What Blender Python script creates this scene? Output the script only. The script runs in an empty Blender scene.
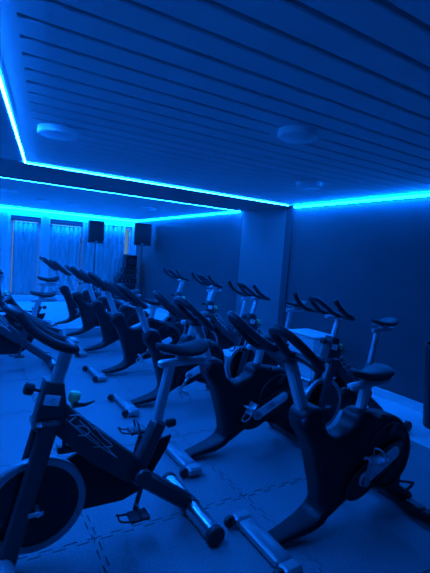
import bpy, math, random
from mathutils import Vector, Matrix

random.seed(7)
C = bpy.context.scene.collection
S = bpy.context.scene

# ------------------------------------------------------------------ camera, world, exposure
F_PX, YAW, PITCH, ROLL, CAM_H = 416.0, math.radians(31.22), math.radians(4.28), math.radians(-4.2), 1.6
fwd = Vector((math.sin(YAW) * math.cos(PITCH), math.cos(YAW) * math.cos(PITCH), -math.sin(PITCH)))
r0 = fwd.cross(Vector((0, 0, 1))).normalized()
d0 = fwd.cross(r0)
right = math.cos(ROLL) * r0 + math.sin(ROLL) * d0
down = -math.sin(ROLL) * r0 + math.cos(ROLL) * d0
cam_data = bpy.data.cameras.new('camera')
cam_data.sensor_fit = 'VERTICAL'
cam_data.sensor_height = 36.0
cam_data.lens = F_PX / 573.0 * 36.0
cam_data.clip_start = 0.05
cam = bpy.data.objects.new('camera', cam_data)
C.objects.link(cam)
m = Matrix((right, -down, -fwd)).transposed().to_4x4()
m.translation = Vector((0, 0, CAM_H))
cam.matrix_world = m
S.camera = cam

world = bpy.data.worlds.new('dusk')
world.use_nodes = True
bg = world.node_tree.nodes['Background']
bg.inputs[0].default_value = (0.22, 0.48, 0.85, 1)
bg.inputs[1].default_value = 0.45
S.world = world

S.view_settings.view_transform = 'Standard'
S.view_settings.look = 'None'
S.view_settings.gamma = 1.0
S.view_settings.use_curve_mapping = False
S.view_settings.exposure = 0.0
S.cycles.use_denoising = True
S.cycles.max_bounces = 10
S.cycles.diffuse_bounces = 6
STRIP_COL = (0.0030, 0.145, 1.0)
STRIP_COL_W = (0.0004, 0.145, 1.0)
STRIP_PWR = 165.0

# ------------------------------------------------------------------ materials
def mat(name, col, rough=0.5, metal=0.0, noise=0.0, nscale=30.0, bump=0.0, bscale=200.0, spec=0.5, coat=0.0):
    ma = bpy.data.materials.new(name)
    ma.use_nodes = True
    nt = ma.node_tree
    b = nt.nodes['Principled BSDF']
    b.inputs['Base Color'].default_value = (*col, 1)
    b.inputs['Roughness'].default_value = rough
    b.inputs['Metallic'].default_value = metal
    b.inputs['Specular IOR Level'].default_value = spec
    if coat:
        b.inputs['Coat Weight'].default_value = coat
    tc = nt.nodes.new('ShaderNodeTexCoord')
    if noise:
        n = nt.nodes.new('ShaderNodeTexNoise')
        n.inputs['Scale'].default_value = nscale
        n.inputs['Detail'].default_value = 4
        nt.links.new(tc.outputs['Object'], n.inputs['Vector'])
        r = nt.nodes.new('ShaderNodeMapRange')
        r.inputs['From Min'].default_value = 0.3
        r.inputs['From Max'].default_value = 0.7
        r.inputs['To Min'].default_value = 1 - noise
        r.inputs['To Max'].default_value = 1 + noise
        nt.links.new(n.outputs['Fac'], r.inputs['Value'])
        mx = nt.nodes.new('ShaderNodeVectorMath')
        mx.operation = 'SCALE'
        mx.inputs[0].default_value = col
        nt.links.new(r.outputs['Result'], mx.inputs['Scale'])
        nt.links.new(mx.outputs['Vector'], b.inputs['Base Color'])
    if bump:
        n2 = nt.nodes.new('ShaderNodeTexNoise')
        n2.inputs['Scale'].default_value = bscale
        nt.links.new(tc.outputs['Object'], n2.inputs['Vector'])
        bp = nt.nodes.new('ShaderNodeBump')
        bp.inputs['Strength'].default_value = bump
        bp.inputs['Distance'].default_value = 0.003
        nt.links.new(n2.outputs['Fac'], bp.inputs['Height'])
        nt.links.new(bp.outputs['Normal'], b.inputs['Normal'])
    return ma

def emit(name, col, power):
    ma = bpy.data.materials.new(name)
    ma.use_nodes = True
    nt = ma.node_tree
    b = nt.nodes['Principled BSDF']
    b.inputs['Base Color'].default_value = (0.8, 0.8, 0.8, 1)
    b.inputs['Emission Color'].default_value = (*col, 1)
    b.inputs['Emission Strength'].default_value = power
    return ma

M_STRIP = emit('led_strip', STRIP_COL, STRIP_PWR * 1.6)
M_STRIP_L = emit('led_strip_white', STRIP_COL, STRIP_PWR * 4.0)
M_STRIP_W = emit('led_strip_cyan', STRIP_COL_W, STRIP_PWR * 0.82)
M_ALU = mat('aluminium_profile', (0.5, 0.5, 0.5), 0.4, 0.8)
M_FLOOR = mat('pale_vinyl', (0.72, 0.72, 0.72), 0.45, noise=0.05, nscale=6)
M_MAT = mat('rubber_mat', (0.225, 0.235, 0.245), 0.62, noise=0.30, nscale=110, bump=0.35, bscale=160)
M_WALL = mat('dark_wall', (0.075, 0.08, 0.088), 0.65, noise=0.05, nscale=2.0, bump=0.08, bscale=60)
M_DARKTRIM = mat('dark_trim', (0.05, 0.05, 0.06), 0.6, noise=0.05)
M_PANEL = mat('wall_panel_paint', (0.165, 0.17, 0.18), 0.65, noise=0.05, nscale=2.0, bump=0.08, bscale=60)
M_PLASTER = mat('ceiling_plaster', (0.80, 0.80, 0.80), 0.8, noise=0.04, nscale=3)
M_BEAM = mat('beam_grey', (0.30, 0.30, 0.31), 0.8, noise=0.05, nscale=3)  # one even grey, darker than the ceiling bays
M_BACK = mat('black_backing', (0.06, 0.06, 0.06), 0.9, noise=0.05)
M_WHITE = mat('white_paint', (0.75, 0.75, 0.75), 0.5, noise=0.03, nscale=4)
M_CURTAIN = mat('curtain_fabric', (0.52, 0.52, 0.53), 0.85, noise=0.06, nscale=12, bump=0.1, bscale=400)
M_SHELL = mat('black_shell_plastic', (0.016, 0.016, 0.019), 0.48, noise=0.08, nscale=40, bump=0.05, bscale=300, spec=0.38)
M_GLOSS = mat('black_gloss_plastic', (0.012, 0.012, 0.014), 0.25, noise=0.05)
M_RUBBER = mat('black_rubber', (0.03, 0.03, 0.033), 0.55, noise=0.1, bump=0.1, bscale=250)
M_GRIP = mat('grip_foam', (0.035, 0.035, 0.04), 0.5, noise=0.1, bump=0.12, bscale=300)
M_FRAME = mat('charcoal_frame', (0.045, 0.047, 0.052), 0.38, noise=0.05, spec=0.6)
M_STEEL = mat('brushed_steel', (0.58, 0.58, 0.6), 0.42, 0.55, noise=0.05, nscale=60)
M_CHROME = mat('chrome', (0.55, 0.55, 0.57), 0.30, 1.0, noise=0.02)
M_POSTW = mat('pale_post', (0.55, 0.56, 0.57), 0.45, 0.2, noise=0.04)
M_STAB = mat('grey_stabilizer', (0.30, 0.305, 0.31), 0.4, 0.3, noise=0.05)
M_RIM = mat('flywheel_rim', (0.36, 0.36, 0.38), 0.35, 0.6, noise=0.05)
M_GREEN = mat('yellow_green_plastic', (0.62, 0.95, 0.42), 0.4, noise=0.05)
M_LABEL = mat('white_sticker', (0.94, 0.95, 0.95), 0.35, noise=0.03, nscale=80)
M_INK = mat('dark_ink', (0.03, 0.03, 0.04), 0.6, noise=0.05)
M_LOGO = mat('grey_decal', (0.8, 0.8, 0.82), 0.5, noise=0.03)
M_SPK = mat('speaker_black', (0.025, 0.025, 0.028), 0.6, noise=0.1, bump=0.1, bscale=400)
M_BOXW = mat('white_cabinet', (0.62, 0.63, 0.63), 0.5, noise=0.04, nscale=5)
M_DISC = mat('white_disc', (0.9, 0.9, 0.9), 0.5, noise=0.03)
M_GLASS = bpy.data.materials.new('window_glass')
M_GLASS.use_nodes = True
_b = M_GLASS.node_tree.nodes['Principled BSDF']
_b.inputs['Base Color'].default_value = (0.9, 0.93, 0.95, 1)
_b.inputs['Roughness'].default_value = 0.03
_b.inputs['Transmission Weight'].default_value = 1.0
_b.inputs['IOR'].default_value = 1.05
_n = M_GLASS.node_tree.nodes.new('ShaderNodeTexNoise')
_n.inputs['Scale'].default_value = 3.0
_r = M_GLASS.node_tree.nodes.new('ShaderNodeMapRange')
_r.inputs['To Min'].default_value = 0.01
_r.inputs['To Max'].default_value = 0.05
M_GLASS.node_tree.links.new(_n.outputs['Fac'], _r.inputs['Value'])
M_GLASS.node_tree.links.new(_r.outputs['Result'], _b.inputs['Roughness'])

# ------------------------------------------------------------------ mesh builder
class MB:
    def __init__(s):
        s.v, s.f = [], []

    def add(s, vs, fs):
        o = len(s.v)
        s.v += [Vector(p) for p in vs]
        s.f += [tuple(i + o for i in f) for f in fs]

    def xform(s, mtx):
        s.v = [mtx @ p for p in s.v]
        return s

    def box(s, c, d, b=0.0, mtx=None):
        """box of full size d centred at c, edges chamfered by b"""
        x, y, z = d[0] / 2, d[1] / 2, d[2] / 2
        if b <= 0:
            vs = [(sx * x, sy * y, sz * z) for sx in (-1, 1) for sy in (-1, 1) for sz in (-1, 1)]
            fs = [(0, 1, 3, 2), (4, 6, 7, 5), (0, 4, 5, 1), (2, 3, 7, 6), (0, 2, 6, 4), (1, 5, 7, 3)]
        else:
            b = min(b, x * .9, y * .9, z * .9)
            prof = lambda a, e: [(a - b, -e), (a, -e + b), (a, e - b), (a - b, e), (-a + b, e), (-a, e - b), (-a, -e + b), (-a + b, -e)]
            rings = []
            for zz, ins in ((-z, b), (-z + b, 0), (z - b, 0), (z, b)):
                rings.append([(px * (x - ins) / x, py * (y - ins) / y, zz) for px, py in prof(x, y)])
            vs = [p for r in rings for p in r]
            n = 8
            fs = [(k * n + i, k * n + (i + 1) % n, (k + 1) * n + (i + 1) % n, (k + 1) * n + i) for k in range(3) for i in range(n)]
            fs += [tuple(reversed(range(n))), tuple(range(3 * n, 4 * n))]
        mm = mtx or Matrix()
        s.add([Vector(c) + (mm.to_3x3() @ Vector(p)) for p in vs], fs)
        return s

    def tube(s, pts, r, n=10, closed=False, sy=1.0, cap=True, up=(0, 1, 0)):
        """tube along pts; r a number or list; cross-section ry=r along 'up' projected, scaled by sy"""
        P = [Vector(p) for p in pts]
        k = len(P)
        R = r if isinstance(r, (list, tuple)) else [r] * k
        upv = Vector(up)
        rings = []
        for i in range(k):
            if closed:
                t = (P[(i + 1) % k] - P[i - 1]).normalized()
            else:
                t = (P[min(i + 1, k - 1)] - P[max(i - 1, 0)]).normalized()
            a = upv - t * upv.dot(t)
            if a.length < 1e-3:
                a = Vector((1, 0, 0)) - t * t.x
                if a.length < 1e-3:
                    a = Vector((0, 0, 1))
            a.normalize()
            bb = t.cross(a)
            rings.append([P[i] + a * (math.cos(2 * math.pi * j / n) * R[i] * sy) + bb * (math.sin(2 * math.pi * j / n) * R[i]) for j in range(n)])
        vs = [p for q in rings for p in q]
        fs = []
        for i in range(k if closed else k - 1):
            i2 = (i + 1) % k
            for j in range(n):
                fs.append((i * n + j, i * n + (j + 1) % n, i2 * n + (j + 1) % n, i2 * n + j))
        if not closed and cap:
            fs += [tuple(reversed(range(n))), tuple(range((k - 1) * n, k * n))]
        s.add(vs, fs)
        return s

    def bar(s, p0, p1, w, h, b=0.006):
        """rectangular section bar lying in a plane y=const direction; w along y, h across"""
        p0, p1 = Vector(p0), Vector(p1)
        t = (p1 - p0)
        L = t.length
        t.normalize()
        y = Vector((0, 1, 0)) - t * t.y
        if y.length < 1e-3:
            y = Vector((1, 0, 0))
        y.normalize()
        z = t.cross(y)
        mm = Matrix((t, y, z)).transposed()
        return s.box((p0 + p1) / 2, (L, w, h), b, mm)

    def prism(s, outline, half, b=0.02, yc=0.0, segs=3, bfun=None):
        """outline in (x,z), counter- or clockwise; thickness 2*half in y, rounded rim b"""
        P = [Vector((p[0], p[1])) for p in outline]
        n = len(P)
        area = sum(P[i].x * P[(i + 1) % n].y - P[(i + 1) % n].x * P[i].y for i in range(n))
        sg = 1 if area > 0 else -1
        N = []
        for i in range(n):
            t = (P[(i + 1) % n] - P[i - 1])
            t = t.normalized() if t.length else Vector((1, 0))
            N.append(Vector((t.y, -t.x)) * sg)
        rings = []
        steps = [(1 - math.cos(a), 1 - math.sin(a)) for a in [math.pi / 2 * (1 - k / segs) for k in range(segs + 1)]]
        # (inset, depth from face) from face edge to side
        seq = [(-half + b * dd, b * ii) for ii, dd in [(1 - math.sin(math.pi / 2 * k / segs), 1 - math.cos(math.pi / 2 * k / segs)) for k in range(segs + 1)]]
        seq += [(-y, ins) for y, ins in reversed(seq)]
        for y, ins in seq:
            w = [bfun(q.x, q.y) if bfun else 1 for q in P]
            rings.append([(P[i].x - N[i].x * ins * w[i], yc + y, P[i].y - N[i].y * ins * w[i]) for i in range(n)])
        vs = [p for r in rings for p in r]
        fs = [(k * n + i, k * n + (i + 1) % n, (k + 1) * n + (i + 1) % n, (k + 1) * n + i) for k in range(len(rings) - 1) for i in range(n)]
        fs += [tuple(range(n)), tuple(reversed(range((len(rings) - 1) * n, len(rings) * n)))]
        s.add(vs, fs)
        return s

    def lathe(s, prof, c, axis='y', n=32, ring=False):
        """prof list of (r, h) along axis; closed at r=0 ends"""
        vs = []
        for r, h in prof:
            for j in range(n):
                a = 2 * math.pi * j / n
                x, z = math.cos(a) * r, math.sin(a) * r
                p = {'y': (x, h, z), 'z': (x, z, h), 'x': (h, x, z)}[axis]
                vs.append(Vector(c) + Vector(p))
        k = len(prof)
        fs = [(i * n + j, i * n + (j + 1) % n, (i + 1) * n + (j + 1) % n, (i + 1) * n + j) for i in range(k - 1) for j in range(n)]
        if ring:
            fs += [((k - 1) * n + j, (k - 1) * n + (j + 1) % n, (j + 1) % n, j) for j in range(n)]
        else:
            fs += [tuple(reversed(range(n))), tuple(range((k - 1) * n, k * n))]
        s.add(vs, fs)
        return s

    def loft(s, secs, n=14, e=0.8):
        """secs: (x, halfwidth, ztop, zbot): superellipse sections along x"""
        vs = []
        for x, w, zt, zb in secs:
            for j in range(n):
                a = 2 * math.pi * j / n
                ca, sa = math.cos(a), math.sin(a)
                cy = math.copysign(abs(ca) ** e, ca) * w
                cz = (zt + zb) / 2 + math.copysign(abs(sa) ** e, sa) * (zt - zb) / 2
                vs.append((x, cy, cz))
        k = len(secs)
        fs = [(i * n + j, i * n + (j + 1) % n, (i + 1) * n + (j + 1) % n, (i + 1) * n + j) for i in range(k - 1) for j in range(n)]
        fs += [tuple(reversed(range(n))), tuple(range((k - 1) * n, k * n))]
        s.add(vs, fs)
        return s

    def build(s, name, material, parent=None, smooth=True, loc=None):
        me = bpy.data.meshes.new(name)
        me.from_pydata([tuple(p) for p in s.v], [], s.f)
        me.validate()
        import bmesh
        bm = bmesh.new()
        bm.from_mesh(me)
        bmesh.ops.recalc_face_normals(bm, faces=bm.faces)
        bm.to_mesh(me)
        bm.free()
        me.materials.append(material)
        if smooth:
            me.polygons.foreach_set('use_smooth', [True] * len(me.polygons))
            me.set_sharp_from_angle(angle=math.radians(38))
        o = bpy.data.objects.new(name, me)
        C.objects.link(o)
        if parent:
            o.parent = parent
        if loc:
            o.location = loc
        return o

def smooth_path(pts, closed=False, k=4):
    P = [Vector(p) for p in pts]
    n = len(P)
    out = []
    for i in range(n if closed else n - 1):
        g = lambda j: P[j % n] if closed else P[max(0, min(n - 1, j))]
        a, b, c, d = g(i - 1), g(i), g(i + 1), g(i + 2)
        for q in range(k):
            t = q / k
            out.append(0.5 * ((2 * b) + (c - a) * t + (2 * a - 5 * b + 4 * c - d) * t * t + (3 * b - a - 3 * c + d) * t ** 3))
    if not closed:
        out.append(P[-1])
    return out

def circle(cx, cz, r, n=28, a0=0, a1=360):
    return [(cx + r * math.cos(math.radians(a0 + (a1 - a0) * i / n)), cz + r * math.sin(math.radians(a0 + (a1 - a0) * i / n))) for i in range(n)]

def tag(o, label, cat, group=None):
    o['label'] = label
    o['category'] = cat
    if group:
        o['group'] = group
    return o

def empty(name, loc, rz=0.0):
    o = bpy.data.objects.new(name, None)
    C.objects.link(o)
    o.location = loc
    o.rotation_euler = (0, 0, rz)
    o.empty_display_size = 0.2
    return o

def struct(mb, name, material, smooth=False):
    o = mb.build(name, material, None, smooth)
    o['kind'] = 'structure'
    return o

def copy_tree(o, parent=None):
    c = o.copy()
    C.objects.link(c)
    c.parent = parent
    for ch in list(o.children):
        copy_tree(ch, c)
    return c

# ------------------------------------------------------------------ the room
XL, XR, YB, YF, H = -2.2, 4.52, -2.2, 12.42, 2.485
FZ = -0.012
struct(MB().box(((XL + XR) / 2, (YB + YF) / 2 + 0.2, FZ - 0.05), (XR - XL + 0.4, YF - YB + 0.8, 0.1)), 'floor', M_FLOOR)

# interlocking rubber tiles: jigsaw outlines with real gaps
def jig_edge(p, q, flip):
    p, q = Vector(p), Vector(q)
    t = (q - p)
    L = t.length
    t.normalize()
    nrm = Vector((t.y, -t.x)) * flip
    out = []
    nt = 8
    for i in range(nt):
        s0 = L * (i + 0.22) / nt
        s1 = L * (i + 0.78) / nt
        dd = 0.014
        out += [p + t * (s0 + 0.008) + nrm * -dd, p + t * s0 + nrm * dd, p + t * s1 + nrm * dd, p + t * (s1 - 0.008) + nrm * -dd]
    return out
mm = MB()
MX0, MY0 = -1.35, -1.85
for i in range(5):
    for j in range(10):
        x0, y0 = MX0 + i, MY0 + j
        x1, y1 = x0 + 1, y0 + 1
        g = 0.0035
        o = [Vector((x0 + g, y0 + g))]
        if j > 0: o += jig_edge((x0 + g, y0 + g), (x1 - g, y0 + g), 1)
        o += [Vector((x1 - g, y0 + g))]
        if i < 4: o += jig_edge((x1 - g, y0 + g), (x1 - g, y1 - g), 1)
        o += [Vector((x1 - g, y1 - g))]
        if j < 9: o += list(reversed(jig_edge((x0 + g, y1 - g), (x1 - g, y1 - g), 1)))
        o += [Vector((x0 + g, y1 - g))]
        if i > 0: o += list(reversed(jig_edge((x0 + g, y0 + g), (x0 + g, y1 - g), 1)))
        n = len(o)
        vs = [(p.x, p.y, 0.0) for p in o] + [(p.x, p.y, FZ + 0.001) for p in o]
        fs = [tuple(range(n))] + [(a, a + n, (a + 1) % n + n, (a + 1) % n) for a in range(n)]
        mm.add(vs, fs)
struct(mm, 'floor_matting', M_MAT)
struct(MB().box(((MX0 + 2.5), MY0 + 5, FZ + 0.0006), (4.98, 9.98, 0.001)), 'floor_underlay', M_BACK)

# walls
T = 0.12
struct(MB().box((XR + T / 2, (YB + YF) / 2, H / 2), (T, YF - YB + 0.3, H + 0.1)), 'wall_right', M_WALL)
struct(MB().box((XL - T / 2, (YB + YF) / 2, H / 2), (T, YF - YB + 0.3, H + 0.1)), 'wall_left', M_WALL)
struct(MB().box(((XL + XR) / 2, YB - T / 2, H / 2), (XR - XL + 0.4, T, H + 0.1)), 'wall_rear', M_WALL)
# dark pilaster and the panel joint on the right wall
struct(MB().box((XR - 0.012, 5.255, H / 2), (0.03, 0.15, H)), 'trim_1', M_DARKTRIM)
struct(MB().box((XR - 0.004, 6.62, H / 2), (0.012, 0.03, H)), 'trim_2', M_DARKTRIM)
struct(MB().box((XR - 0.006, 5.97, H / 2), (0.012, 1.28, H)), 'trim_6', M_PANEL)
struct(MB().box((XR - 0.009, (YB + YF) / 2, 0.04), (0.018, YF - YB, 0.10), 0.004), 'baseboard_right', M_WHITE)

# window wall (white pillars, openings between)
WY = 12.3
wy, wt = WY + 0.08, 0.16
wl = MB()
for x0, x1 in ((XL, 1.02), (1.77, 2.0), (4.36, XR)):
    wl.box(((x0 + x1) / 2, wy, H / 2), (x1 - x0, wt, H))
for x0, x1 in ((1.02, 1.77), (2.0, 4.36)):
    wl.box(((x0 + x1) / 2, wy, (2.27 + H) / 2), (x1 - x0, wt, H - 2.27))
    wl.box(((x0 + x1) / 2, wy, 0.07), (x1 - x0, wt, 0.16))
struct(wl, 'wall_front', M_WHITE)
struct(MB().box((1.1, WY - 0.05, 0.075), (6.6, 0.10, 0.15), 0.01), 'trim_3', M_WHITE)
struct(MB().box((0.98 - 0.13, WY - 0.03, 1.24), (0.22, 0.06, H - 0.06), 0.008), 'trim_4', M_WHITE)
struct(MB().box((1.885, WY - 0.03, 1.24), (0.19, 0.06, H - 0.06), 0.008), 'trim_5', M_WHITE)

def window(name, x0, x1, mullions):
    f = MB()
    y = WY + 0.12
    for x in (x0 + 0.03, x1 - 0.03):
        f.box((x, y, 1.21), (0.06, 0.07, 2.12), 0.006)
    for z in (0.18, 2.24):
        f.box(((x0 + x1) / 2, y, z), (x1 - x0 - 0.12, 0.07, 0.06), 0.006)
    for x in mullions:
        f.box((x, y, 1.21), (0.06, 0.06, 2.06), 0.006)
    o = f.build(name, M_WHITE, None, False)
    o['kind'] = 'structure'
    p = MB().box(((x0 + x1) / 2, y + 0.01, 1.21), (x1 - x0 - 0.12, 0.006, 2.06)).build('pane', M_GLASS, o, False)
    return o
window('window_1', 1.02, 1.77, ())
window('window_2', 2.0, 2.88, ())
window('window_3', 2.88, 4.36, (3.62,))

# ceiling: solid slab, plank panel in the front bay, plain bay behind, beam between
struct(MB().box(((XL + XR) / 2, (YB + YF) / 2 + 0.1, H + 0.09), (XR - XL + 0.4, YF - YB + 0.6, 0.12)), 'ceiling', M_BACK)
S1Y, S2Y = 5.2, 6.68
sx = lambda y: 0.561 + (y - 5.24) * 0.163        # the left strip runs slightly askew
pl = MB()
y = S1Y - 0.07
while y > YB:
    y0, y1 = max(y - 0.154, YB), y
    xa, xb = sx(y0) + 0.13, sx(y1) + 0.13
    vs, bz = [], 0.006
    for zz, ins in ((H + 0.03, 0), (H + bz, 0), (H, bz)):
        vs += [(xa + ins, y0 + ins, zz), (XR - 0.05, y0 + ins, zz), (XR - 0.05, y1 - ins, zz), (xb + ins, y1 - ins, zz)]
    fs = [(k * 4 + i, k * 4 + (i + 1) % 4, k * 4 + 4 + (i + 1) % 4, k * 4 + 4 + i) for k in range(2) for i in range(4)]
    fs += [(0, 3, 2, 1), (8, 9, 10, 11)]
    pl.add(vs, fs)
    y -= 0.18
struct(pl, 'ceiling_planks', M_PLASTER)
def slab(name, poly, z0, z1, material):
    n = len(poly)
    vs = [(p[0], p[1], z0) for p in poly] + [(p[0], p[1], z1) for p in poly]
    b = MB()
    b.add(vs, [tuple(range(n)), tuple(range(n, 2 * n))] + [(i, (i + 1) % n, (i + 1) % n + n, i + n) for i in range(n)])
    return struct(b, name, material)
slab('ceiling_border', [(sx(YB) - 0.0, YB), (sx(YB) + 0.13, YB), (sx(S1Y) + 0.13, S1Y - 0.06), (sx(S1Y), S1Y - 0.06)], H, H + 0.03, M_PLASTER)
slab('ceiling_side', [(XL, YB), (sx(YB), YB), (sx(S1Y), S1Y), (XL, S1Y)], H, H + 0.03, M_PLASTER)
slab('ceiling_beam', [(XL, S1Y), (XR, S1Y), (XR, S2Y), (XL, S2Y)], H - 0.006, H + 0.03, M_BEAM)
slab('ceiling_rear_bay', [(XL, S2Y), (XR, S2Y), (XR, YF), (XL, YF)], H, H + 0.03, M_PLASTER)

# ------------------------------------------------------------------ LED strips (each a thing: profile + glowing diffuser)
def led(p0, p1, w, h, inward, label, mt, lip=0.6, ztop=H - 0.0015):
    """strip from p0 to p1 (x,y); 'inward' unit vector to the lit side; opaque profile on the other side"""
    a, b = Vector((*p0, 0)), Vector((*p1, 0))
    t = (b - a)
    L = t.length
    t.normalize()
    n = Vector((*inward, 0))
    n = (n - t * n.dot(t)).normalized()
    ang = math.atan2(t.y, t.x)
    sg = 1 if Vector((-t.y, t.x, 0)).dot(n) > 0 else -1
    mid = (a + b) / 2
    root = empty('led_strip', (mid.x, mid.y, ztop - h), ang)
    tag(root, label, 'LED strip', 'LED strips along the ceiling edges')
    MB().box((0, 0, h / 2), (L, w, h)).build('diffuser', mt, root, False)
    pf = MB().box((0, -sg * (w / 2 + .002), h / 2), (L, .003, h))  # opaque backing added to keep strip light off the beam
    pf.box((0, sg * (w / 2 + .002), h * (1 - lip / 2)), (L, .003, h * lip))     # lip added on the open side, keeps grazing light off the ceiling
    pf.build('profile', M_ALU, root, False)
    return root
led((sx(1.2), 1.2), (sx(S1Y), S1Y - 0.02), 0.016, 0.014, (1, 0), 'glowing LED line running toward the viewer along the left edge of the plank ceiling', M_STRIP_L, 0.87)
led((sx(S1Y) + 0.015, S1Y - 0.012), (4.40, S1Y - 0.012), 0.014, 0.014, (0, -1), 'long glowing LED line along the far edge of the plank ceiling', M_STRIP)
led((XL + 0.05, S2Y + 0.012), (XR - 0.05, S2Y + 0.012), 0.018, 0.012, (0, 1), 'thin glowing LED line behind the ceiling beam, above the rear bay', M_STRIP)
led((XR - 0.03, 2.1), (XR - 0.03, S1Y - 0.06), 0.03, 0.040, (-1, 0), 'thick cyan LED line on top of the right wall by the plank ceiling', M_STRIP_W, 0.3)
led((XR - 0.025, S2Y + 0.03), (XR - 0.025, WY - 0.06), 0.025, 0.030, (-1, 0), 'cyan LED line on top of the right wall in the rear bay, by the speakers', M_STRIP_W, 0.3)
led((XL + 0.05, WY - 0.085), (XR - 0.06, WY - 0.085), 0.05, 0.06, (0, -1), 'bright cyan LED line above the curtained windows', M_STRIP_W, 0.3)

# ------------------------------------------------------------------ ceiling discs
def disc(x, y, r, h, label, grp):
    root = empty('ceiling_speaker', (x, y, H - h))
    tag(root, label, 'ceiling speaker', grp)
    MB().lathe([(r * 0.94, 0), (r, 0.008), (r, h)], (0, 0, 0), 'z', 40).build('housing', M_DISC, root)
    MB().lathe([(r * 0.86, -0.003), (r * 0.9, 0.001)], (0, 0, 0), 'z', 40).build('grille', M_DISC, root)
    return root
G = 'round white ceiling units'
disc(0.60, 3.50, 0.15, 0.05, 'round white ceiling unit at left, nearest the corner where two light strips meet', G)
disc(1.93, 2.24, 0.138, 0.05, 'round white ceiling unit, the largest one, right of centre on the planks', G)
disc(3.28, 3.55, 0.145, 0.05, 'round white ceiling unit near the right wall strip, small beyond the largest one', G)
disc(0.62, 8.3, 0.16, 0.03, 'flat round ceiling unit in the rear bay at the far left picture edge', G)
disc(1.36, 9.4, 0.13, 0.03, 'flat round ceiling unit in the rear bay above the first curtain', G)
disc(1.98, 9.5, 0.13, 0.03, 'flat round ceiling unit in the rear bay above the second curtain', G)
disc(3.33, 8.4, 0.14, 0.03, 'flat round ceiling unit in the rear bay near the right wall speaker', G)

# ------------------------------------------------------------------ curtains
def curtain(x0, x1, z0, z1, y, pitch, label, amp=0.035):
    n = int((x1 - x0) / pitch * 10)
    ph = random.uniform(0, 6)
    vs, fs = [], []
    nz = 6
    for k in range(nz + 1):
        z = z0 + (z1 - z0) * k / nz
        for i in range(n + 1):
            u = i / n
            x = x0 + (x1 - x0) * u
            a = u * (x1 - x0) / pitch * 2 * math.pi + ph
            yy = y + amp * (0.75 * math.sin(a) + 0.35 * math.sin(a * 0.43 + 1) + 0.2 * math.sin(a * 2.1 + k * 0.3)) * (0.8 + 0.05 * k)
            vs.append((x, yy, z))
    for k in range(nz):
        for i in range(n):
            fs.append((k * (n + 1) + i, k * (n + 1) + i + 1, (k + 1) * (n + 1) + i + 1, (k + 1) * (n + 1) + i))
    m_ = MB()
    m_.add(vs, fs)
    root = empty('curtain', ((x0 + x1) / 2, y, z0))
    tag(root, label, 'curtain', 'pleated curtains at the window wall')
    c = m_.build('fabric', M_CURTAIN, root)
    c.location = (-(x0 + x1) / 2, -y, -z0)
    md = c.modifiers.new('thickness', 'SOLIDIFY')
    md.thickness = 0.003
    rl = MB().tube([(x0 + 0.02, y, z1 + 0.01), (x1 - 0.02, y, z1 + 0.01)], 0.014, 10).build('rail', M_WHITE, root)
    rl.location = (-(x0 + x1) / 2, -y, -z0)
    return root
curtain(1.10, 1.70, 0.16, 2.10, WY + 0.03, 0.12, 'pleated curtain in the left window bay, behind the left handlebars', 0.022)
curtain(2.03, 2.86, 0.16, 2.10, WY + 0.03, 0.12, 'pleated curtain in the middle window bay, between white pillar and speaker', 0.022)
curtain(2.90, 4.14, 0.16, 2.26, WY - 0.02, 0.13, 'tall wide pleated curtain behind the first loudspeaker and equipment stack', 0.03)
for x0, x1, lb in ((1.03, 1.76, 'dark panel added for the dark glass above the left curtain'), (2.01, 2.87, 'dark panel added for the dark glass above the middle curtain')):
    bb = MB().box(((x0 + x1) / 2, WY + 0.05, 2.205), (x1 - x0, 0.07, 0.13), 0.008).build('dark_transom_panel', M_DARKTRIM)  # added panel, stands in for the dark window glass above the rail
    tag(bb, lb, 'dark panel', 'dark panels added over the windows')

# ------------------------------------------------------------------ shell bike (black moulded body, heading -x)
def text_obj(txt, size, parent, loc, rot, material, name):
    cu = bpy.data.curves.new(name, 'FONT')
    cu.body = txt
    cu.size = size
    cu.align_x = 'CENTER'
    cu.align_y = 'CENTER'
    cu.extrude = 0.0006
    t = bpy.data.objects.new(name, cu)
    C.objects.link(t)
    me = bpy.data.meshes.new_from_object(t.evaluated_get(bpy.context.evaluated_depsgraph_get()))
    bpy.data.objects.remove(t)
    me.materials.clear()
    me.materials.append(material)
    o = bpy.data.objects.new(name, me)
    C.objects.link(o)
    o.parent = parent
    o.location = loc
    o.rotation_euler = rot
    return o

def pedal(parent, c, side, mt=None):
    """platform pedal with toe cage; c = spindle end"""
    x, y, z = c
    p = MB()
    p.box((x, y, z), (0.10, 0.085, 0.022), 0.005)
    for dx in (-0.045, 0.045):
        p.box((x + dx, y, z), (0.012, 0.085, 0.026), 0.003)
    p.tube([(x, y - side * 0.055, z), (x, y + side * 0.03, z)], 0.009, 8)
    # toe cage in front and strap
    p.tube(smooth_path([(x - 0.045, y - 0.035, z), (x - 0.105, y - 0.028, z + 0.012), (x - 0.115, y, z + 0.035), (x - 0.105, y + 0.028, z + 0.012), (x - 0.045, y + 0.035, z)]), 0.005, 6)
    p.tube(smooth_path([(x, y - 0.04, z), (x - 0.01, y - 0.036, z + 0.05), (x - 0.012, y, z + 0.065), (x - 0.01, y + 0.036, z + 0.05), (x, y + 0.04, z)]), 0.006, 6)
    return p.build('pedal', mt or M_STEEL, parent)

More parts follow.
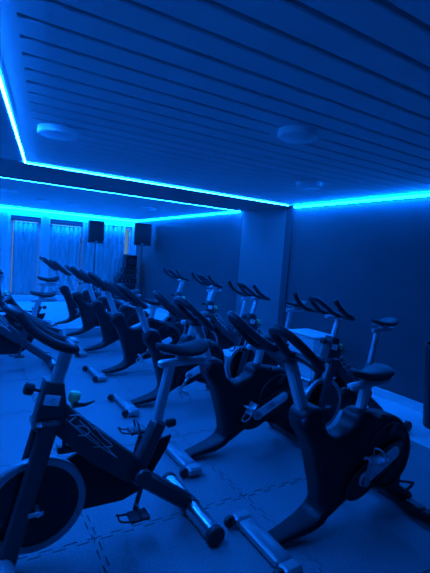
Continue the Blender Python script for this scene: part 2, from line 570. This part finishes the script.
def seat_mb(x0, x1, z, w=0.085):
    L = x1 - x0
    pr = [(0, .014, .022), (.02, .025, .034), (.10, .033, .046), (.30, .040, .054), (.48, .056, .060), (.64, .082, .066), (.80, .096, .068), (.93, .088, .064), (.985, .062, .05), (1.0, .03, .03)]
    secs = []
    for u, wd, th in pr:
        zt = z + 0.010 * math.cos(u * 6.28) + (0.008 if u > .8 else 0)
        secs.append((x0 + u * L, wd * w / 0.085, zt, zt - th))
    return MB().loft(secs, 16, 0.85)

def knob(mb, p, d, r=0.022, L=0.05):
    p, d = Vector(p), Vector(d).normalized()
    mb.tube([p, p + d * L * .5], 0.008, 8)
    q = p + d * L * .5
    mb.tube([q, q + d * 0.006, q + d * L * 0.6, q + d * L * 0.7], [r * .8, r, r, r * .7], 10)

def make_shell_bike(number=None):
    root = empty('spinning_bike', (0, 0, 0))
    out = [(.01, .028), (-.005, .044), (.02, .06), (.13, .085), (.24, .118), (.305, .165), (.295, .26), (.262, .37), (.222, .49), (.178, .59), (.12, .66), (.10, .735), (.125, .785),
           (.18, .80), (.245, .785), (.275, .72), (.30, .655), (.35, .61), (.42, .595), (.49, .61), (.53, .65), (.545, .695), (.575, .72), (.63, .725), (.69, .71),
           (.75, .69), (.81, .68), (.88, .665), (.96, .63), (1.03, .565), (1.066, .48), (1.07, .39), (1.05, .30), (1.02, .235), (1.02, .18), (1.06, .14), (1.12, .11), (1.15, .075), (1.12, .045),
           (1.03, .06), (.94, .115), (.85, .175), (.74, .215), (.62, .22), (.52, .185), (.41, .125), (.28, .068), (.14, .04)]
    pts = [(p.x, p.z) for p in smooth_path([(a, 0, b) for a, b in out], True, 3)]
    thin = lambda x, z: .22 if (z < .10 and (x < .25 or x > 1.02)) else (.4 if z < .18 and (x < .36 or x > .95) else 1)
    sm = MB().prism(pts, 0.082, 0.045, segs=5, bfun=thin)
    for v in sm.v:                                    # the front foot narrows towards its tip
        if v.x < .27 and v.z < .20:
            v.y *= 1 - .35 * min(1, (.27 - v.x) / .2) * min(1, (.20 - v.z) / .08)
    sh = sm.build('body_shell', M_SHELL, root)
    # sub-parts of the shell: rim ridge over the flywheel housing
    MB().tube([(x, -0.083, z) for x, z in [(p[0], p[1]) for p in circle(.835, .415, .21, 40)]], 0.008, 8, True).build('housing_rim', M_FRAME, sh)
    # tear-drop chain guard with the capsule plate
    cg = [(.46, .24), (.51, .205), (.60, .21), (.72, .265), (.86, .345), (.95, .415), (.97, .475), (.93, .51), (.80, .49), (.70, .45), (.58, .39), (.49, .32)]
    cgp = [(p.x, p.z) for p in smooth_path([(a, 0, b) for a, b in cg], True, 3)]
    g = MB().prism(cgp, 0.012, 0.006, yc=-0.088).build('chain_guard', M_GLOSS, root)
    MB().tube([(x, -0.101, z) for x, z in cgp], 0.0035, 6, True).build('guard_edge', M_FRAME, g)
    a, b, r = Vector((.605, .315)), Vector((.87, .435)), 0.044
    dv = (b - a).normalized()
    ang = math.degrees(math.atan2(dv.y, dv.x))
    cap = circle(a.x, a.y, r, 12, ang + 90, ang + 270) + circle(b.x, b.y, r, 12, ang - 90, ang + 90)
    MB().prism(cap, 0.004, 0.002, yc=-0.101, segs=2).build('number_plate', M_LABEL, g)
    if number:
        text_obj(number, 0.055, g, ((a.x + b.x) / 2 - .01, -0.1065, (a.y + b.y) / 2), (math.pi / 2, -math.radians(ang), 0), M_INK, 'plate_number')
    MB().prism([(.80, .58), (.87, .635), (.89, .62), (.84, .54)], 0.008, 0.004, yc=-0.084).build('shell_vent', M_FRAME, sh)
    # stabilisers
    fs = MB()
    fs.box((-0.045, 0, 0.045), (0.105, 0.36, 0.055), 0.012)
    f = fs.build('front_stabilizer', M_STAB, root)
    for s in (-1, 1):
        MB().box((-0.045, s * 0.225, 0.043), (0.112, 0.085, 0.062), 0.014).build('end_cap', M_STAB, f)
        MB().lathe([(0.012, -0.016), (0.033, -0.014), (0.036, -0.006), (0.036, 0.006), (0.033, 0.014), (0.012, 0.016)], (-0.125, s * 0.23, 0.042), 'y', 20).build('transport_wheel', M_RUBBER, f)
        MB().box((-0.10, s * 0.205, 0.045), (0.05, 0.012, 0.03), 0.004).build('wheel_bracket', M_FRAME, f)
    rs = MB()
    rs.box((1.08, 0, 0.045), (0.085, 0.42, 0.055), 0.014)
    f = rs.build('rear_stabilizer', M_FRAME, root)
    for s in (-1, 1):
        MB().box((1.08, s * 0.24, 0.043), (0.092, 0.06, 0.062), 0.014).build('end_cap', M_RUBBER, f)
        MB().box((1.065, s * 0.12, 0.0745), (0.02, 0.05, 0.004), 0.001).build('rating_sticker', M_LABEL, f)
    MB().tube(smooth_path([(1.0, -0.06, .20), (1.07, -0.10, .195), (1.12, -0.09, .17), (1.12, -.05, .10)]), 0.009, 8).build('lift_handle', M_FRAME, root)
    # handlebar post, leaning forward, and handlebar of two closed loops
    MB().bar((.195, 0, .66), (.030, 0, 1.06), 0.062, 0.062, 0.012).build('handlebar_post', M_POSTW, root)
    kn = MB()
    knob(kn, (.10, -0.06, .735), (-.3, -1, .2), 0.02, 0.045)
    kn.build('adjusting_knob', M_RUBBER, root)
    hb = MB()
    X0, Z0 = -0.01, 1.105
    hb.tube(smooth_path([(X0, -.25, Z0 - .02), (X0 + .01, -.12, Z0), (X0 + .01, .12, Z0), (X0, .25, Z0 - .02)]), 0.021, 10)
    for s in (-1, 1):
        loop = [(X0 + .01, s * .08, Z0), (X0 + .025, s * .20, Z0 - .012), (X0 - .005, s * .275, Z0 - .01), (X0 - .09, s * .285, Z0 + .06), (X0 - .19, s * .255, Z0 + .145),
                (X0 - .235, s * .20, Z0 + .175), (X0 - .215, s * .15, Z0 + .15), (X0 - .12, s * .11, Z0 + .07), (X0 - .04, s * .07, Z0 + .015)]
        hb.tube(smooth_path(loop, True), 0.0225, 12, True, up=(0, 0, 1))
    h = hb.build('handlebar', M_GRIP, root)
    MB().box((X0 + .01, 0, Z0 - .022), (0.10, 0.12, 0.045), 0.014).build('clamp', M_FRAME, h)
    MB().box((X0 - .03, 0, Z0 + .035), (0.05, 0.07, 0.025), 0.008).build('console', M_GLOSS, h)
    # seat
    MB().bar((.615, 0, .62), (.67, 0, .875), 0.055, 0.062, 0.012).build('seat_post', M_POSTW, root)
    MB().bar((.515, 0, .862), (.87, 0, .884), 0.05, 0.042, 0.01).build('seat_slider', M_POSTW, root)
    sk = MB()
    knob(sk, (.515, 0, .85), (-1, 0, -.1), 0.02, 0.05)
    sk.build('slider_knob', M_RUBBER, root)
    sk = MB()
    knob(sk, (.665, -0.07, .70), (.3, -1, 0), 0.02, 0.05)
    sk.build('seat_knob', M_RUBBER, root)
    st = seat_mb(.505, .825, .965, 0.088).build('seat', M_RUBBER, root)
    cl = MB()
    cl.box((.685, 0, .905), (0.06, 0.05, 0.035), 0.008)
    for s in (-1, 1):
        cl.tube([(.56, s * .02, .925), (.68, s * .025, .915), (.80, s * .035, .925)], 0.006, 6)
    cl.build('seat_clamp', M_STEEL, st)
    # cranks
    bbx, bbz = .60, .31
    for s, dx, dz in ((-1, .02, .165), (1, -.02, -.165)):
        c = MB()
        c.lathe([(0.028, -.01), (0.03, 0), (0.028, .01)], (bbx, s * .118, bbz), 'y', 16)
        c.bar((bbx, s * .118, bbz), (bbx + dx, s * .128, bbz + dz), 0.014, 0.03, 0.005)
        c = c.build('crank', M_CHROME, root)
        pedal(c, (bbx + dx, s * .185, bbz + dz), s)
    return root

# ------------------------------------------------------------------ flywheel bike (tubular frame, heading -x)
def make_flywheel_bike():
    root = empty('flywheel_bike', (0, 0, 0))
    # main frame: head block, down tube, seat tube, rear leg
    fr = MB()
    fr.prism([(.352, .935), (.44, .915), (.455, .80), (.435, .70), (.30, .70), (.315, .78)], 0.05, 0.012)
    fr.prism([(.40, .825), (.455, .80), (.60, .665), (.875, .425), (.905, .36), (.86, .30), (.78, .33), (.585, .47), (.38, .68)], 0.038, 0.014)
    fr.bar((.86, 0, .36), (.985, 0, .635), 0.075, 0.085, 0.014)
    fr.bar((.83, 0, .36), (1.205, 0, .085), 0.075, 0.095, 0.016)
    fm = fr.build('frame', M_FRAME, root)
    # decal on the near side of the down tube
    d = MB()
    yf = -0.0395
    S_ = [(.505, .735), (.475, .715), (.50, .685), (.545, .68), (.575, .655), (.56, .63), (.52, .635)]
    d.tube([p for p in smooth_path([(a, yf, b) for a, b in S_])], 0.004, 5)
    for ln in ([(.47, .745), (.53, .735), (.60, .65)], [(.455, .73), (.52, .66), (.60, .585), (.73, .475)], [(.52, .715), (.62, .60), (.73, .475)], [(.60, .665), (.65, .60), (.70, .545), (.60, .56)], [(.48, .70), (.55, .645), (.63, .57)]):
        d.tube([p for p in smooth_path([(a, yf, b) for a, b in ln])], 0.0028, 5)
    d.build('decal', M_LOGO, fm)
    MB().box((.382, -0.051, .838), (0.075, 0.003, 0.052), 0.001, Matrix.Rotation(math.radians(12), 4, 'Y')).build('sticker', M_LABEL, fm)
    MB().tube([(x, -0.0535, z) for x, z in circle(.388, .837, .013, 16)], 0.0025, 5, True).build('sticker_mark', M_LOGO, fm)
    # fork: two legs either side of the flywheel
    fk = MB()
    fk.box((.365, 0, .715), (0.13, 0.17, 0.05), 0.015)
    for s in (-1, 1):
        fk.bar((.375, s * .068, .735), (.20, s * .068, .05), 0.035, 0.088, 0.012)
    f = fk.build('fork', M_FRAME, root)
    # flywheel
    cx, cz, R = .335, .292, .245
    fw = MB().lathe([(.03, -.022), (.05, -.014), (R - .035, -.012), (R - .035, .012), (.05, .014), (.03, .022)], (cx, 0, cz), 'y', 48).build('flywheel', M_GLOSS, root)
    MB().lathe([(R - .038, -.018), (R - .006, -.020), (R, -.014), (R, .014), (R - .006, .020), (R - .038, .018)], (cx, 0, cz), 'y', 56, True).build('rim', M_RIM, fw)
    ax = MB().tube([(cx, -.10, cz), (cx, .10, cz)], 0.011, 10)
    ax.box((cx - .01, -.088, cz), (0.07, 0.006, 0.022), 0.002)
    ax.build('axle', M_STEEL, fw)
    # chain guard
    MB().prism([(.30, .345), (.45, .46), (.56, .52), (.72, .485), (.87, .43), (.985, .50), (1.085, .515), (1.06, .44), (.98, .31), (.90, .21), (.80, .175), (.60, .18), (.42, .19), (.30, .23)], 0.014, 0.008, yc=0.042).build('chain_guard', M_SHELL, root)
    # stabilisers
    for nm, x, mt, hl in (('front_stabilizer', .185, M_STEEL, .27), ('rear_stabilizer', 1.225, M_CHROME, .29)):
        t = MB().tube([(x, -hl, .056), (x, hl, .056)], 0.050, 20).build(nm, mt, root)
        for s in (-1, 1):
            MB().tube([(x, s * hl, .056), (x, s * (hl + .03), .056), (x, s * (hl + .037), .056)], [.055, .055, .048], 20).build('end_cap', M_RUBBER, t)
        if nm[0] == 'f':
            for s in (-1, 1):
                MB().lathe([(.01, -.012), (.028, -.01), (.028, .01), (.01, .012)], (x - .065, s * .20, .032), 'y', 16).build('transport_wheel', M_RUBBER, t)
        MB().tube([(x, -.035, .056), (x, .035, .056)], 0.055, 18).build('bracket', M_FRAME, t)
    # handlebar
    MB().bar((.385, 0, .84), (.462, 0, 1.105), 0.05, 0.062, 0.012).build('handlebar_post', M_STEEL, root)
    X0, Z0 = .432, 1.14
    hb = MB()
    hb.tube([(X0, -.26, Z0 - .005), (X0, -.1, Z0), (X0, .1, Z0), (X0, .26, Z0 - .005)], 0.019, 10)
    for s in (-1, 1):
        hb.tube(smooth_path([(X0, s * .245, Z0), (X0 - .03, s * .272, Z0 + .005), (X0 - .10, s * .275, Z0 + .035), (X0 - .18, s * .265, Z0 + .09), (X0 - .235, s * .25, Z0 + .16)]), 0.0215, 10)
    hb.tube(smooth_path([(X0, -.10, Z0), (X0 - .08, -.085, Z0 + .03), (X0 - .20, -.06, Z0 + .115), (X0 - .25, -.03, Z0 + .14), (X0 - .25, .03, Z0 + .14), (X0 - .20, .06, Z0 + .115), (X0 - .08, .085, Z0 + .03), (X0, .10, Z0)]), 0.021, 10)
    h = hb.build('handlebar', M_GRIP, root)
    MB().box((X0 + .005, 0, Z0 - .025), (0.13, 0.06, 0.035), 0.01).build('slider', M_STEEL, h)
    # seat
    MB().bar((.955, 0, .57), (1.03, 0, .955), 0.045, 0.058, 0.01).build('seat_post', M_STEEL, root)
    MB().bar((.955, 0, .962), (1.26, 0, .975), 0.045, 0.042, 0.01).build('seat_slider', M_STEEL, root)
    st = seat_mb(.935, 1.245, 1.075, 0.088).build('seat', M_RUBBER, root)
    cl = MB()
    cl.box((1.09, 0, 1.0), (0.05, 0.05, 0.04), 0.008)
    for s in (-1, 1):
        cl.tube([(.97, s * .02, 1.03), (1.09, s * .025, 1.015), (1.21, s * .035, 1.025)], 0.006, 6)
    cl.build('seat_clamp', M_STEEL, st)
    # knobs
    k = MB()
    knob(k, (.335, 0, .875), (-1, 0, .3), 0.03, 0.065)
    k.build('height_knob', M_RUBBER, root)
    k = MB()
    knob(k, (.995, 0, .60), (1, 0, .1), 0.026, 0.075)
    k.build('seat_knob', M_RUBBER, root)
    bk = MB()
    bk.tube([(.482, 0, .755), (.497, 0, .80)], 0.01, 8)
    bk.tube([(.497, 0, .80), (.498, 0, .815), (.502, 0, .845), (.503, 0, .853)], [.020, .030, .031, .022], 12)
    b = bk.build('brake_knob', M_GREEN, root)
    b['label'] = 'yellow-green brake knob'
    MB().tube([(.49, -.02, .79), (.55, -.02, .785), (.60, -.02, .80)], [.016, .010, .004], 8).build('brake_lever', M_FRAME, b)
    cp = MB()
    cp.bar((.455, 0, .70), (.46, 0, .545), 0.02, 0.02, 0.004)
    cp.box((.485, 0, .555), (.12, .05, .035), .008)
    cp.build('brake_pad', M_FRAME, root)
    # cranks
    bbx, bbz = .87, .355
    for s, dx, dz in ((-1, -.045, -.165), (1, .045, .165)):
        c = MB()
        c.lathe([(0.045, -.012), (0.05, 0), (0.045, .012)], (bbx, s * .09, bbz), 'y', 16)
        c.bar((bbx, s * .09, bbz), (bbx + dx, s * .10, bbz + dz), 0.014, 0.028, 0.005)
        c = c.build('crank', M_FRAME, root)
        pedal(c, (bbx + dx, s * .155, bbz + dz), s, M_FRAME)
    return root

def shift(root, names, dz):
    for ch in root.children:
        if ch.name.split('.')[0] in names:
            ch.location.z += dz

def spin(root, deg, bbx=.60, bbz=.31):
    # turn both cranks about the bottom bracket
    R_ = Matrix.Rotation(math.radians(deg), 4, 'Y')
    p = Vector((bbx, 0, bbz))
    for ch in root.children:
        if ch.name.split('.')[0] == 'crank':
            ch.rotation_euler.y = math.radians(deg)
            ch.location = p - R_ @ p

SEATP = ('seat', 'seat_slider', 'seat_post')
BARP = ('handlebar', 'handlebar_post')
# row of shell bikes
GB = 'black shell-bodied bikes in the middle row'
shell_row = [
    (1.50, 1.68, -1.0, 'black shell-bodied bike at front right, its bare white plate behind a raised pedal', 0, 0),
    (1.50, 2.74, 0.5, 'black shell-bodied bike with a number on its white plate, just behind the front right one', 0, 0),
    (1.47, 3.92, 0.0, 'black shell-bodied bike third from the viewer, behind the seat of the front left bike', 0, -0.02),
    (1.48, 5.04, 1.0, 'black shell-bodied bike fourth from the viewer, its two small wheels on open matting', 0, 0.01),
    (1.54, 6.22, 0.0, 'black shell-bodied bike fifth from the viewer, beside the edge of the pale floor', 0, 0),
    (1.50, 7.35, -1.0, 'black shell-bodied bike second from the far end, mostly hidden, bars before the curtain', 0, 0.02),
    (1.50, 8.45, 0.0, 'black shell-bodied bike at the far end of its row, nearest the curtains', 0, 0.03),
]
proto = make_shell_bike('172')
for i, (x, y, a, lb, ds, db) in enumerate(shell_row):
    if i == 1:
        o = proto
    else:
        o = copy_tree(proto)
        for ch in o.children:
            for g in list(ch.children):
                if g.name.startswith('plate_number'):
                    bpy.data.objects.remove(g)
    o.location = (x, y, 0)
    o.rotation_euler.z = math.radians(a)
    shift(o, SEATP, ds)
    shift(o, BARP, db)
    spin(o, (0, -58, -150, -120, -30, 40, -80)[i])
    tag(o, lb, 'exercise bike', GB)

# flywheel bikes: near left, two beyond it, and the row along the right wall
proto = make_flywheel_bike()
fly_rows = [
    (0.0, 2.13, 0, 'grey-framed flywheel bike at front left, large wheel and swirl decal facing the viewer', 'flywheel bikes on the left', 0, 0),
    (-0.22, 5.65, 0, 'flywheel bike at left picture edge with a low seat, beyond the front left bike', 'flywheel bikes on the left', -0.10, 0),
    (0.02, 6.80, 0, 'flywheel bike at left nearest the curtains, only seat and bars showing above another', 'flywheel bikes on the left', 0, 0),
    (2.56, 2.70, 0, 'flywheel bike beside the white box, steel wheel rim behind the front right bike', 'flywheel bikes along the right wall', 0, 0),
    (2.61, 4.05, 1, 'flywheel bike along the wall in front of the dark pilaster, left of the white box', 'flywheel bikes along the right wall', 0, 0),
    (2.71, 5.25, -1, 'flywheel bike along the wall under the vertical panel joint', 'flywheel bikes along the right wall', 0, 0.02),
    (2.76, 6.40, 0, 'pale-posted flywheel bike farthest along the right wall, handlebar right of the speakers', 'flywheel bikes along the right wall', 0, 0.02),
]
for i, (x, y, a, lb, gp, ds, db) in enumerate(fly_rows):
    o = proto if i == 0 else copy_tree(proto)
    o.location = (x, y, 0)
    o.rotation_euler.z = math.radians(a)
    if i:
        shift(o, SEATP, ds)
        shift(o, BARP, db)
    if i == 3:
        for ch in o.children:
            if ch.name.startswith('handlebar') and 'post' not in ch.name:
                ch.location.x -= 0.085
    tag(o, lb, 'exercise bike', gp)

# ------------------------------------------------------------------ white box by the wall
bx = empty('storage_box', (4.27, 4.30, FZ))
tag(bx, 'white box standing by the right wall behind a flywheel bike', 'box')
MB().box((0, 0, 0.29), (0.40, 0.54, 0.58), 0.012).build('body', M_BOXW, bx)
MB().box((0, 0, 0.60), (0.42, 0.56, 0.035), 0.01).build('lid', M_BOXW, bx)

bn = empty('waste_bin', (4.25, 2.36, FZ))
tag(bn, 'dark tapered bin by the right wall, cut off by the right picture edge', 'bin')
MB().lathe([(.13, 0), (.135, .01), (.175, .60), (.19, .83), (.18, .832), (.165, .60), (.125, .03)], (0, 0, 0), 'z', 36).build('bucket', M_SHELL, bn)
MB().lathe([(.184, .828), (.197, .832), (.197, .858), (.184, .862)], (0, 0, 0), 'z', 36, True).build('rim', M_FRAME, bn)

# ------------------------------------------------------------------ loudspeakers on stands
def speaker(x, y, z, w, h, d, rz, label):
    root = empty('loudspeaker', (x, y, z), rz)
    tag(root, label, 'loudspeaker', 'loudspeakers in the far corner')
    MB().prism([(-w / 2, 0), (w / 2, 0), (w / 2, h), (-w / 2, h)], d / 2, 0.02).build('cabinet', M_SPK, root)
    MB().box((0, -d / 2 - .004, h / 2 + .02), (w * .9, .012, h * .86), 0.006).build('grille', M_GLOSS, root)
    MB().box((0, -d / 2 - .012, h * .055 + .005), (0.05, .004, .022), 0.001).build('badge', M_LABEL, root)
    return root
def stand(x, y, z, label):
    root = empty('speaker_stand', (x, y, FZ))
    tag(root, label, 'speaker stand', 'tripod stands under the loudspeakers')
    MB().tube([(0, 0, 0.28), (0, 0, 1.0)], 0.02, 10).build('lower_pole', M_FRAME, root)
    MB().tube([(0, 0, 0.95), (0, 0, z - FZ)], 0.015, 10).build('upper_pole', M_FRAME, root)
    MB().tube([(0, 0, 0.66), (0, 0, 0.72)], 0.028, 12).build('collar', M_RUBBER, root)
    for k in range(3):
        a = math.radians(60 + 120 * k)
        c, s = math.cos(a), math.sin(a)
        MB().tube([(c * .02, s * .02, 0.69), (c * .32, s * .32, 0.015)], 0.011, 8).tube([(0.0, 0, 0.30), (c * .22, s * .22, 0.352)], 0.007, 6).build('leg', M_FRAME, root)
    return root
speaker(3.09, 11.65, 1.70, 0.40, 0.60, 0.34, math.radians(-8), 'black loudspeaker on a stand in front of the tall curtain')
stand(3.09, 11.65, 1.70, 'black speaker stand before the tall curtain, left of the equipment stack')
speaker(4.17, 10.9, 1.72, 0.46, 0.60, 0.34, math.radians(-20), 'black loudspeaker on a stand in the far corner against the right wall')
stand(4.17, 10.9, 1.72, 'black speaker stand in the far corner, right of the equipment stack')

# equipment stack
tb = empty('equipment_table', (4.05, 11.78, FZ))
tag(tb, 'dark equipment table in the far corner between the two loudspeakers', 'table')
MB().box((0, 0, 0.60), (0.80, 0.50, 0.04), 0.006).build('table_top', M_DARKTRIM, tb)
for a in (-1, 1):
    for b in (-1, 1):
        MB().box((a * .36, b * .21, 0.29), (0.05, 0.05, 0.58), 0.004).build('leg', M_DARKTRIM, tb)
MB().box((0, .23, 0.33), (0.68, 0.02, 0.45), 0.003).build('back_panel', M_DARKTRIM, tb)
def unit(name, x, y, z, w, d, h, label, cat, mt=M_SPK):
    r = empty(name, (x, y, z))
    tag(r, label, cat)
    MB().box((0, 0, h / 2), (w, d, h), 0.01).build('case', mt, r)
    MB().box((0, -d / 2 - .003, h / 2), (w * .92, .006, h * .7), 0.002).build('front_panel', M_GLOSS, r)
    k = MB()
    for q in range(4):
        k.tube([(-w * .3 + q * w * .2, -d / 2 - .006, h / 2), (-w * .3 + q * w * .2, -d / 2 - .02, h / 2)], 0.012, 10)
    k.build('knob_row', M_STEEL, r)
    return r
z = 0.608
unit('amplifier', 4.04, 11.76, z, 0.56, 0.40, 0.16, 'wide dark amplifier case at the bottom of the far corner equipment stack', 'amplifier', M_FRAME)
unit('disc_player', 4.07, 11.76, z + .16, 0.48, 0.36, 0.13, 'dark player unit between the amplifier and the mixer in the corner stack', 'player', M_FRAME)
unit('audio_mixer', 4.13, 11.76, z + .29, 0.40, 0.32, 0.16, 'dark mixer unit under the small monitor speaker in the corner stack', 'mixer')
mon = empty('monitor_speaker', (4.15, 11.76, z + .45))
tag(mon, 'small square black monitor speaker topping the equipment stack', 'loudspeaker')
MB().box((0, 0, .19), (.34, .30, .38), 0.015).build('cabinet', M_SPK, mon)
MB().box((0, -.152, .20), (.30, .008, .32), 0.004).build('grille', M_GLOSS, mon)
MB().lathe([(.03, -.012), (.10, -.008), (.105, 0)], (0, -.155, .19), 'y', 24).build('woofer', M_RUBBER, mon)
